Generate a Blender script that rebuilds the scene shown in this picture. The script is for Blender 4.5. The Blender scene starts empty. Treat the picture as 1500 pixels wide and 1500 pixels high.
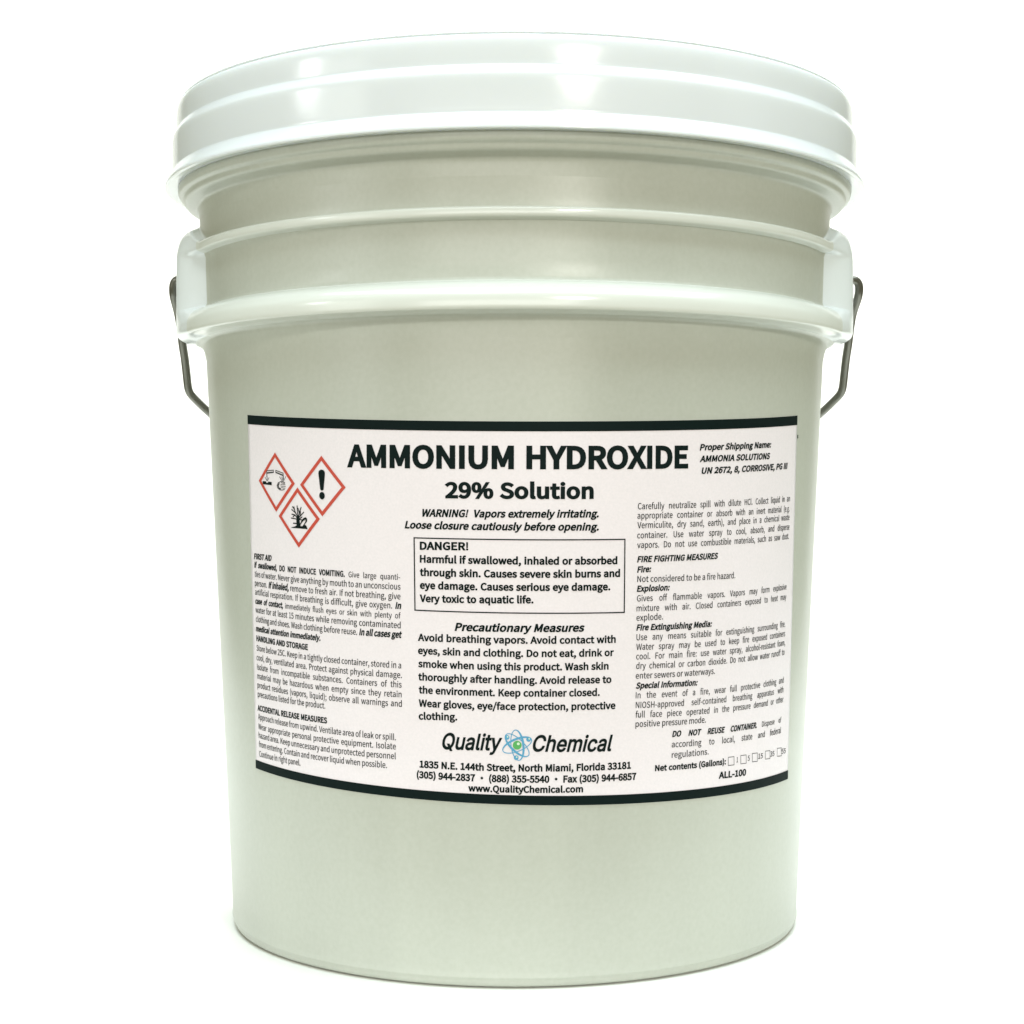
import bpy, bmesh, math, random
from mathutils import Vector, Matrix
from mathutils.geometry import delaunay_2d_cdt

# ---------------------------------------------------------------- camera, light
S = bpy.context.scene
C = S.collection
ZF = 0.1832                      # camera height over the table = level of the pail's z = 0 reference
DIST = 0.775                     # camera to the pail's axis
FPX = 2548.0                     # focal length in pixels of a 1500 px picture

cam_d = bpy.data.cameras.new('camera')
cam = bpy.data.objects.new('camera', cam_d)
C.objects.link(cam)
cam_d.sensor_width = 36.0
cam_d.lens = 36.0 * FPX / 1500.0
cam_d.shift_x = -4.0 / 1500.0
cam_d.shift_y = -17.0 / 1500.0
cam_d.clip_start = 0.05
cam_d.clip_end = 50
cam.location = (0, -DIST, ZF)
cam.rotation_euler = (math.radians(90), 0, 0)
S.camera = cam

w = bpy.data.worlds.new('World')
S.world = w
w.use_nodes = True
bg = w.node_tree.nodes['Background']
bg.inputs['Color'].default_value = (1.0, 0.94, 0.50, 1)
bg.inputs['Strength'].default_value = 0.20

S.view_settings.view_transform = 'Standard'
S.view_settings.look = 'None'
S.view_settings.exposure = 0.2
S.view_settings.gamma = 1.0
S.cycles.max_bounces = 10
S.cycles.diffuse_bounces = 6


def area(name, loc, target, sx, sy, power, col):
    d = bpy.data.lights.new(name, 'AREA')
    d.shape = 'RECTANGLE'
    d.size, d.size_y = sx, sy
    d.energy = power
    d.color = col
    o = bpy.data.objects.new(name, d)
    C.objects.link(o)
    o.location = loc
    v = Vector(target) - Vector(loc)
    o.rotation_euler = v.to_track_quat('-Z', 'Y').to_euler()
    return o


area('overhead_softbox', (0.08, -0.10, 1.15), (0.03, 0.0, 0.0), 1.3, 1.1, 24.5, (0.82, 0.95, 1.0))
area('backdrop_fill', (0.0, 0.9, 1.9), (0.0, 1.6, 0.55), 1.6, 0.5, 32.0, (1.0, 1.0, 1.0))  # added lamp out of view, only whitens the backdrop
area('front_softbox', (0.60, -1.75, 0.80), (0, 0, 0.15), 0.20, 0.12, 9.0, (1.0, 0.97, 0.90))
area('front_fill', (-0.15, -1.9, 0.30), (0, 0, 0.12), 1.7, 0.5, 10.5, (1.0, 0.98, 0.95))
area('window_light', (1.15, -0.35, 0.60), (0, 0, 0.28), 0.4, 0.6, 0.3, (0.90, 0.96, 1.0))
area('left_fill', (-1.25, -0.9, 0.35), (0, 0, 0.2), 0.5, 0.7, 2.2, (0.96, 1.0, 0.97))  # unseen fill, added to brighten the pail's left side
area('left_bulb', (-1.30, -0.60, 0.66), (0, 0, 0.28), 0.16, 0.16, 1.1, (0.95, 0.98, 1.0))


# ---------------------------------------------------------------- materials
def mat(name, col, rough=0.5, spec=0.5, metal=0.0, sss=0.0, mottle=0.0, bump=0.0, scale=300, tint=None, coat=0.0, streak=0.0):
    m = bpy.data.materials.new(name)
    m.use_nodes = True
    nt = m.node_tree
    b = nt.nodes['Principled BSDF']
    b.inputs['Base Color'].default_value = (*col, 1)
    b.inputs['Roughness'].default_value = rough
    b.inputs['Specular IOR Level'].default_value = spec
    b.inputs['Metallic'].default_value = metal
    b.inputs['Coat Weight'].default_value = coat
    b.inputs['Coat Roughness'].default_value = 0.08
    if sss:
        b.inputs['Subsurface Weight'].default_value = sss
        b.inputs['Subsurface Radius'].default_value = (1.0, 0.95, 0.75)
        b.inputs['Subsurface Scale'].default_value = 0.006
    tc = nt.nodes.new('ShaderNodeTexCoord')
    if mottle:
        n1 = nt.nodes.new('ShaderNodeTexNoise')
        n1.inputs['Scale'].default_value = scale
        n1.inputs['Detail'].default_value = 3
        n2 = nt.nodes.new('ShaderNodeTexNoise')
        n2.inputs['Scale'].default_value = 9
        n2.inputs['Detail'].default_value = 4
        nt.links.new(tc.outputs['Object'], n1.inputs['Vector'])
        nt.links.new(tc.outputs['Object'], n2.inputs['Vector'])
        t = tint or (0.9, 1.0, 0.8)
        mx = nt.nodes.new('ShaderNodeMix'); mx.data_type = 'RGBA'
        mx.inputs[6].default_value = (*[c * (1 + mottle) for c in col], 1)
        mx.inputs[7].default_value = (*[c * (1 - mottle) * (1 - mottle * (1 - q) * 3) for c, q in zip(col, t)], 1)
        nt.links.new(n1.outputs['Fac'], mx.inputs[0])
        mx2 = nt.nodes.new('ShaderNodeMix'); mx2.data_type = 'RGBA'
        mx2.inputs[0].default_value = 0.5
        mr = nt.nodes.new('ShaderNodeMix'); mr.data_type = 'RGBA'
        mr.inputs[6].default_value = (*[c * (1 + mottle * .6) for c in col], 1)
        mr.inputs[7].default_value = (*[c * (1 - mottle * .6) for c in col], 1)
        nt.links.new(n2.outputs['Fac'], mr.inputs[0])
        nt.links.new(mx.outputs[2], mx2.inputs[6])
        nt.links.new(mr.outputs[2], mx2.inputs[7])
        nt.links.new(mx2.outputs[2], b.inputs['Base Color'])
    if streak:
        mp = nt.nodes.new('ShaderNodeMapping')
        mp.inputs['Scale'].default_value = (28, 28, 1.2)
        ns = nt.nodes.new('ShaderNodeTexNoise')
        ns.inputs['Scale'].default_value = 1
        ns.inputs['Detail'].default_value = 4
        nt.links.new(tc.outputs['Object'], mp.inputs['Vector'])
        nt.links.new(mp.outputs['Vector'], ns.inputs['Vector'])
        rp = nt.nodes.new('ShaderNodeMapRange')
        rp.inputs['From Min'].default_value = 0.3
        rp.inputs['From Max'].default_value = 0.7
        rp.inputs['To Min'].default_value = 1 - streak
        rp.inputs['To Max'].default_value = 1 + streak
        nt.links.new(ns.outputs['Fac'], rp.inputs['Value'])
        vm = nt.nodes.new('ShaderNodeVectorMath'); vm.operation = 'SCALE'
        src = b.inputs['Base Color'].links[0].from_socket
        nt.links.new(src, vm.inputs[0])
        nt.links.new(rp.outputs['Result'], vm.inputs['Scale'])
        nt.links.new(vm.outputs['Vector'], b.inputs['Base Color'])
        rr = nt.nodes.new('ShaderNodeMapRange')
        rr.inputs['To Min'].default_value = rough - 0.06
        rr.inputs['To Max'].default_value = rough + 0.10
        nt.links.new(ns.outputs['Fac'], rr.inputs['Value'])
        nt.links.new(rr.outputs['Result'], b.inputs['Roughness'])
    if bump:
        n3 = nt.nodes.new('ShaderNodeTexNoise')
        n3.inputs['Scale'].default_value = 60
        n3.inputs['Detail'].default_value = 5
        nt.links.new(tc.outputs['Object'], n3.inputs['Vector'])
        bp = nt.nodes.new('ShaderNodeBump')
        bp.inputs['Strength'].default_value = bump
        bp.inputs['Distance'].default_value = 0.002
        nt.links.new(n3.outputs['Fac'], bp.inputs['Height'])
        nt.links.new(bp.outputs['Normal'], b.inputs['Normal'])
    return m


M_BODY = mat('translucent_white_plastic', (0.490, 0.510, 0.462), rough=0.30, spec=0.4, mottle=0.12, bump=0.05, scale=520, streak=0.03)
M_EAR = mat('ear_white_plastic', (0.74, 0.79, 0.81), rough=0.18, spec=0.5, mottle=0.02, bump=0.04)
M_RIB = mat('thick_white_plastic', (0.69, 0.72, 0.68), rough=0.18, spec=0.5, mottle=0.02, bump=0.04)
M_LID = mat('white_lid_plastic', (0.68, 0.715, 0.735), rough=0.16, spec=0.5, sss=0.35, bump=0.05)
M_PAPER = mat('label_paper', (0.835, 0.775, 0.82), rough=0.42, spec=0.3, mottle=0.12, bump=0.06, scale=1100, tint=(0.85, 1.0, 1.0))
M_INK = mat('black_ink', (0.004, 0.011, 0.011), rough=0.6, spec=0.08, mottle=0.3, scale=600)
M_RED = mat('red_ink', (0.55, 0.075, 0.05), rough=0.4, spec=0.3)
M_BLUE = mat('blue_ink', (0.10, 0.36, 0.58), rough=0.4, spec=0.3)
M_GREEN = mat('green_ink', (0.10, 0.42, 0.12), rough=0.4, spec=0.3)
M_PALE = mat('pale_ink', (0.62, 0.80, 0.62), rough=0.4, spec=0.3)
M_STEEL = mat('galvanised_steel', (0.17, 0.165, 0.145), rough=0.28, metal=0.75, mottle=0.15, scale=200)
M_SWEEP = mat('white_sweep', (0.84, 0.84, 0.81), rough=0.9, spec=0.0)


def link(name, me, m, parent=None, smooth=True):
    o = bpy.data.objects.new(name, me)
    C.objects.link(o)
    if m: me.materials.append(m)
    if smooth:
        for p in me.polygons: p.use_smooth = True
    if parent: o.parent = parent
    return o


def mesh(name, vs, fs):
    me = bpy.data.meshes.new(name)
    me.from_pydata(vs, [], fs)
    me.update()
    return me


# ---------------------------------------------------------------- backdrop sweep
vs, fs = [], []
prof = [(-0.20, 0.0), (0.9, 0.0)]
for i in range(1, 13):
    a = i / 12 * math.pi / 2
    prof.append((0.9 + 0.7 * math.sin(a), 0.7 - 0.7 * math.cos(a)))
prof.append((1.6, 2.6))
for (y, z) in prof:
    hw = 0.46 + 0.36 * (y + 0.2)
    vs += [(-hw, y, z), (hw, y, z)]
fs = [(2 * i, 2 * i + 1, 2 * i + 3, 2 * i + 2) for i in range(len(prof) - 1)]
sweep = link('backdrop', mesh('backdrop', vs, fs), M_SWEEP)
sweep['kind'] = 'structure'
sweep['label'] = 'seamless white backdrop under and behind the pail'

# ---------------------------------------------------------------- the pail
pail = bpy.data.objects.new('plastic_pail', None)
C.objects.link(pail)
pail['label'] = 'white plastic pail with snap-on lid, wire bail and ammonium hydroxide label'
pail['category'] = 'bucket'
pail.location = (0, 0, 0)


def chaikin(P, it=2):
    for _ in range(it):
        Q = [P[0]]
        for a, b in zip(P[:-1], P[1:]):
            Q.append(tuple(x * .75 + y * .25 for x, y in zip(a, b)))
            Q.append(tuple(x * .25 + y * .75 for x, y in zip(a, b)))
        Q.append(P[-1])
        P = Q
    return P


KCONE = 0.048
RC = 0.1323


def rcone(z): return RC + KCONE * z


# rows: (normal radius, normal z, radius at the ears, z at the ears)
rows_neck = [(.1375, .1345), (.1468, .1345), (.1474, .1335), (.1470, .1310), (.1462, .1302), (.1450, .1296),
             (.1446, .1280), (.1436, .1272), (.1406, .1262), (.1388, .1253), (.1383, .1230), (.1380, .1190)]
rows_up = [(.1380, .1190, .1380, .1190), (.1379, .1082, .1380, .1172), (.1384, .1075, .1395, .1163), (.1408, .1074, .1425, .1152),
           (.1419, .1069, .1450, .1133), (.1421, .1058, .1466, .1105), (.1420, .1042, .1474, .1075), (.1412, .1035, .1478, .1050),
           (.1382, .1029, .1479, .1029)]
rows_mid = [(.1382, .1029, .1479, .1029), (.1375, .1012, .1479, .1012), (.1373, .0950, .1480, .0950), (.1369, .0822, .1480, .0822)]
rows_low = [(.1369, .0822, .1480, .0822), (.1374, .0808, .1480, .0808), (.1395, .0803, .1480, .0800), (.1432, .0786, .1480, .0786), (.1455, .0757, .1480, .0757),
            (.1461, .0738, .1480, .0740), (.1461, .0705, .1480, .0722), (.1457, .0696, .1476, .0706), (.1445, .0693, .1462, .0698),
            (.1375, .0688, .1400, .0680), (.1358, .0672, .1366, .0664), (rcone(.0600), .0600, rcone(.0600), .0600)]
rows_body = [(rcone(z), z) for z in (.0600, .03, 0, -.03, -.06, -.09, -.12, -.15, -.170)] + \
            [(rcone(-.1765), -.1765), (.1240, -.1782), (.1241, -.1790), (.1236, -.1798), (.1234, -.1808), (.1231, -.1817), (.1222, -.1826), (.1205, -.1830),
             (.1170, -.1830), (.1160, -.1815), (.05, -.1812), (.0005, -.1812)]


def earw(phi):
    a = abs(math.degrees(math.atan2(math.sin(phi), math.cos(phi))))
    d = abs(a - 90)
    t = (23.0 - d) / 10.5
    t = max(0.0, min(1.0, t))
    e = t * t * (3 - 2 * t)
    return 0.45 * t + 0.55 * e


def lathe_strip(rows, phis, closed, ear=False, rot=0.0):
    """rows (r, z[, r_ear, z_ear]); phi is measured from the camera side."""
    vs, fs = [], []
    n = len(phis)
    for r in rows:
        for p in phis:
            if ear:
                wgt = earw(p)
                R = r[0] + (r[2] - r[0]) * wgt
                Z = r[1] + (r[3] - r[1]) * wgt
            else:
                R, Z = r[0], r[1]
            vs.append((R * math.sin(p), -R * math.cos(p), Z + ZF))
    for j in range(len(rows) - 1):
        for i in range(n if closed else n - 1):
            a, b = j * n + i, j * n + (i + 1) % n
            fs.append((a, a + n, b + n, b))
    return vs, fs


def full(n=256): return [i / n * 2 * math.pi for i in range(n)]


def rng(a, b, n): return [math.radians(a + (b - a) * i / n) for i in range(n + 1)]


def join(parts):
    V, F = [], []
    for v, f in parts:
        o = len(V)
        V += v
        F += [tuple(i + o for i in q) for q in f]
    return V, F


def densify(rows, step=0.006):
    out = [rows[0]]
    for a, b in zip(rows[:-1], rows[1:]):
        n = max(1, int(math.hypot(b[0] - a[0], b[1] - a[1]) / step))
        for i in range(1, n + 1):
            t = i / n
            out.append(tuple(x + (y - x) * t for x, y in zip(a, b)))
    return out


up, mid, low = chaikin(rows_up), densify(rows_mid), chaikin(rows_low)
FRONT, BACK = rng(-68.4, 68.4, 122), rng(111.6, 248.4, 80)
EARR, EARL = rng(68.4, 111.6, 90), rng(248.4, 291.6, 90)
iu2 = max(i for i, r in enumerate(up) if r[2] < .1383)
iu = max(i for i, r in enumerate(up) if r[1] > .1078)      # the ribs begin where they leave the wall
il = min(i for i, r in enumerate(low) if r[1] < .0686)
ib = max(i for i, r in enumerate(low) if r[1] > .0808)
parts = [lathe_strip(chaikin(rows_neck), full(), True),
         lathe_strip(densify(rows_body[:9]) + chaikin(rows_body[8:])[1:], full(), True)]
for arc in (FRONT, BACK):
    parts += [lathe_strip(up[:iu + 1], arc, False, True), lathe_strip(mid[:-1] + low[:ib + 1], arc, False, True), lathe_strip(low[il:], arc, False, True)]
for arc in (EARR, EARL):
    parts += [lathe_strip(up[:iu2 + 1], arc, False, True), lathe_strip(low[il:], arc, False, True)]
body = link('body', mesh('body', *join(parts)), M_BODY, pail)
for nm, rr in (('rib', up[iu:]), ('rib', low[ib:il + 1])):
    link(nm, mesh(nm, *join([lathe_strip(rr, FRONT, False, True), lathe_strip(rr, BACK, False, True)])), M_RIB, pail)
ear_rows = up[iu2:] + mid[1:] + low[1:il + 1]
for ph in (EARR, EARL):
    link('handle_ear', mesh('handle_ear', *lathe_strip(ear_rows, ph, False, True)), M_EAR, pail)

# lid
rows_lid = [(.0005, .1640), (.1180, .1640), (.1260, .1645), (.1290, .1665), (.1300, .1695), (.1312, .1708), (.1340, .1710), (.1430, .1707), (.1456, .1702), (.1466, .1697), (.1466, .1694), (.1452, .1692), (.1452, .1689), (.1469, .1687),  # groove below the top rim added so its shade outlines the lid
            (.1476, .1674), (.1479, .1650), (.1479, .1610), (.1478, .1577), (.1480, .1572), (.1493, .1548), (.1497, .1536), (.1497, .1500), (.1495, .1420),
            (.1494, .1402), (.1496, .1397), (.1520, .1358), (.1526, .1347), (.1527, .1341), (.1527, .1338), (.1526, .1336), (.1519, .1335), (.1512, .1334), (.1504, .1336),
            (.1480, .1337), (.1440, .1340), (.1370, .1345)]
lid = link('lid', mesh('lid', *lathe_strip(rows_lid[:2] + chaikin(rows_lid[1:-1])[1:] + [rows_lid[-1]], full(), True)), M_LID, pail)


# bail wire
def tube(pts, r, seg=14, sub=6):
    P = [Vector(p) for p in pts]
    Q = []
    for i in range(len(P) - 1):
        p0, p1, p2, p3 = P[max(i - 1, 0)], P[i], P[i + 1], P[min(i + 2, len(P) - 1)]
        for k in range(sub):
            t = k / sub
            Q.append(0.5 * ((2 * p1) + (p2 - p0) * t + (2 * p0 - 5 * p1 + 4 * p2 - p3) * t * t + (3 * p1 - p0 - 3 * p2 + p3) * t ** 3))
    Q.append(P[-1])
    vs, fs = [], []
    up_ = Vector((0, 1, 0.01)).normalized()
    for i, q in enumerate(Q):
        t = (Q[min(i + 1, len(Q) - 1)] - Q[max(i - 1, 0)]).normalized()
        a = (up_ - t * up_.dot(t)).normalized()
        b = t.cross(a)
        up_ = a
        for k in range(seg):
            an = k / seg * 2 * math.pi
            vs.append(q + (a * math.cos(an) + b * math.sin(an)) * r)
    for i in range(len(Q) - 1):
        for k in range(seg):
            a, b = i * seg + k, i * seg + (k + 1) % seg
            fs.append((a, b, b + seg, a + seg))
    fs.append(tuple(range(seg))[::-1])
    fs.append(tuple(len(vs) - seg + k for k in range(seg)))
    return [tuple(v) for v in vs], fs


def side(s):
    k = 0.0006 if s > 0 else 0.0
    return [(s * (.1450), 0, .0985), (s * (.1490), 0, .0985), (s * (.1518 + 2 * k), .001, .0972), (s * (.1526 + 2 * k), .003, .0920), (s * (.1518 + k), .011, .0830),
            (s * (.1514 + k), .018, .0710), (s * (.1512 + k), .022, .0650), (s * (.1511 + k), .026, .0580), (s * (.1510 + k), .0285, .0530), (s * (.1507 + k), .0297, .0508),
            (s * (.1500 + k), .0312, .0490), (s * (.1480 + k), .0360, .0462), (s * (.1440 + k), .0450, .0414), (s * (.1390 + k), .0600, .0360)]


L = side(-1)
R = side(1)[::-1]
midp = [(-.127, .088, .0280), (-.092, .124, .0170), (-.046, .146, .0085), (0, .152, .0060), (.046, .146, .0085), (.092, .124, .0170), (.127, .088, .0280)]
wire = [(x, y, z + ZF) for (x, y, z) in L + midp + R]
link('bail_handle', mesh('bail_handle', *tube(wire, 0.00185)), M_STEEL, pail)


# ---------------------------------------------------------------- label on the cone
SB = KCONE / math.sqrt(1 + KCONE * KCONE)
L0 = RC / SB


def unproj(px, py):
    """photo pixel of a measured label mark -> flat (u, v) on the unrolled pail wall"""
    dx, dz = (px - 754) / FPX, (733 - py) / FPX
    a = dx * dx + 1 - KCONE ** 2 * dz * dz
    b = -2 * DIST - 2 * RC * KCONE * dz
    c = DIST ** 2 - RC ** 2
    t = (-b - math.sqrt(b * b - 4 * a * c)) / (2 * a)
    x, y = t * dx, -DIST + t
    r, th = math.hypot(x, y), math.atan2(x, -y) * SB
    return (r / SB * math.sin(th), r / SB * math.cos(th) - L0)


def wrap(u, v, lift):
    Ls = math.hypot(u, L0 + v)
    th = math.atan2(u, L0 + v) / SB
    r = Ls * SB
    z = (r - RC) / KCONE
    r += lift
    return (r * math.sin(th), -r * math.cos(th), z + ZF)


PAPER_T = 0.00022
INK_T = 0.00034


def vtop(u):   # the label's upper and lower edge in flat coordinates
    return .02915 + .125 * (u - .012) ** 2 + .0002 * 0


def vbot(u):
    return -.1129 - .0215 * (u + .02) - .125 * (u + .05) ** 2 * .45


U0T, U0B, U1T, U1B = -.1227, -.1222, .1370, .1374


def lab(s, t):  # s 0..1 left to right, t 0..1 top to bottom
    u = (U0T + (U0B - U0T) * t) * (1 - s) + (U1T + (U1B - U1T) * t) * s
    return (u, vtop(u) + (vbot(u) - vtop(u)) * t)


def patch(s0, s1, t0, t1, ns, nt_, lift):
    vs, fs = [], []
    for j in range(nt_ + 1):
        for i in range(ns + 1):
            u, v = lab(s0 + (s1 - s0) * i / ns, t0 + (t1 - t0) * j / nt_)
            vs.append(wrap(u, v, lift))
    for j in range(nt_):
        for i in range(ns):
            a = j * (ns + 1) + i
            fs.append((a, a + ns + 1, a + ns + 2, a + 1))
    return vs, fs


NS, NT = 150, 60
pv, pf = patch(0, 1, 0, 1, NS, NT, PAPER_T)
bv, bf = patch(0, 1, 0, 1, NS, NT, -0.0002)
o_ = len(pv)
V, F = pv + bv, list(pf)
rim = [i for i in range(NS + 1)] + [j * (NS + 1) + NS for j in range(1, NT + 1)] + [NT * (NS + 1) + i for i in range(NS - 1, -1, -1)] + [j * (NS + 1) for j in range(NT - 1, 0, -1)]
for a, b in zip(rim, rim[1:] + rim[:1]):
    F.append((a, b, b + o_, a + o_))
paper = link('paper_label', mesh('paper_label', V, F), M_PAPER, pail, smooth=False)
for p in paper.data.polygons[:len(pf)]: p.use_smooth = True

TS = 0.0258
link('border_stripe', mesh('border_stripe', *patch(0, 1, 0, TS, 150, 2, INK_T)), M_INK, paper)
link('border_stripe', mesh('border_stripe', *patch(0, 1, 1 - TS * .96, 1, 150, 2, INK_T)), M_INK, paper)

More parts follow.
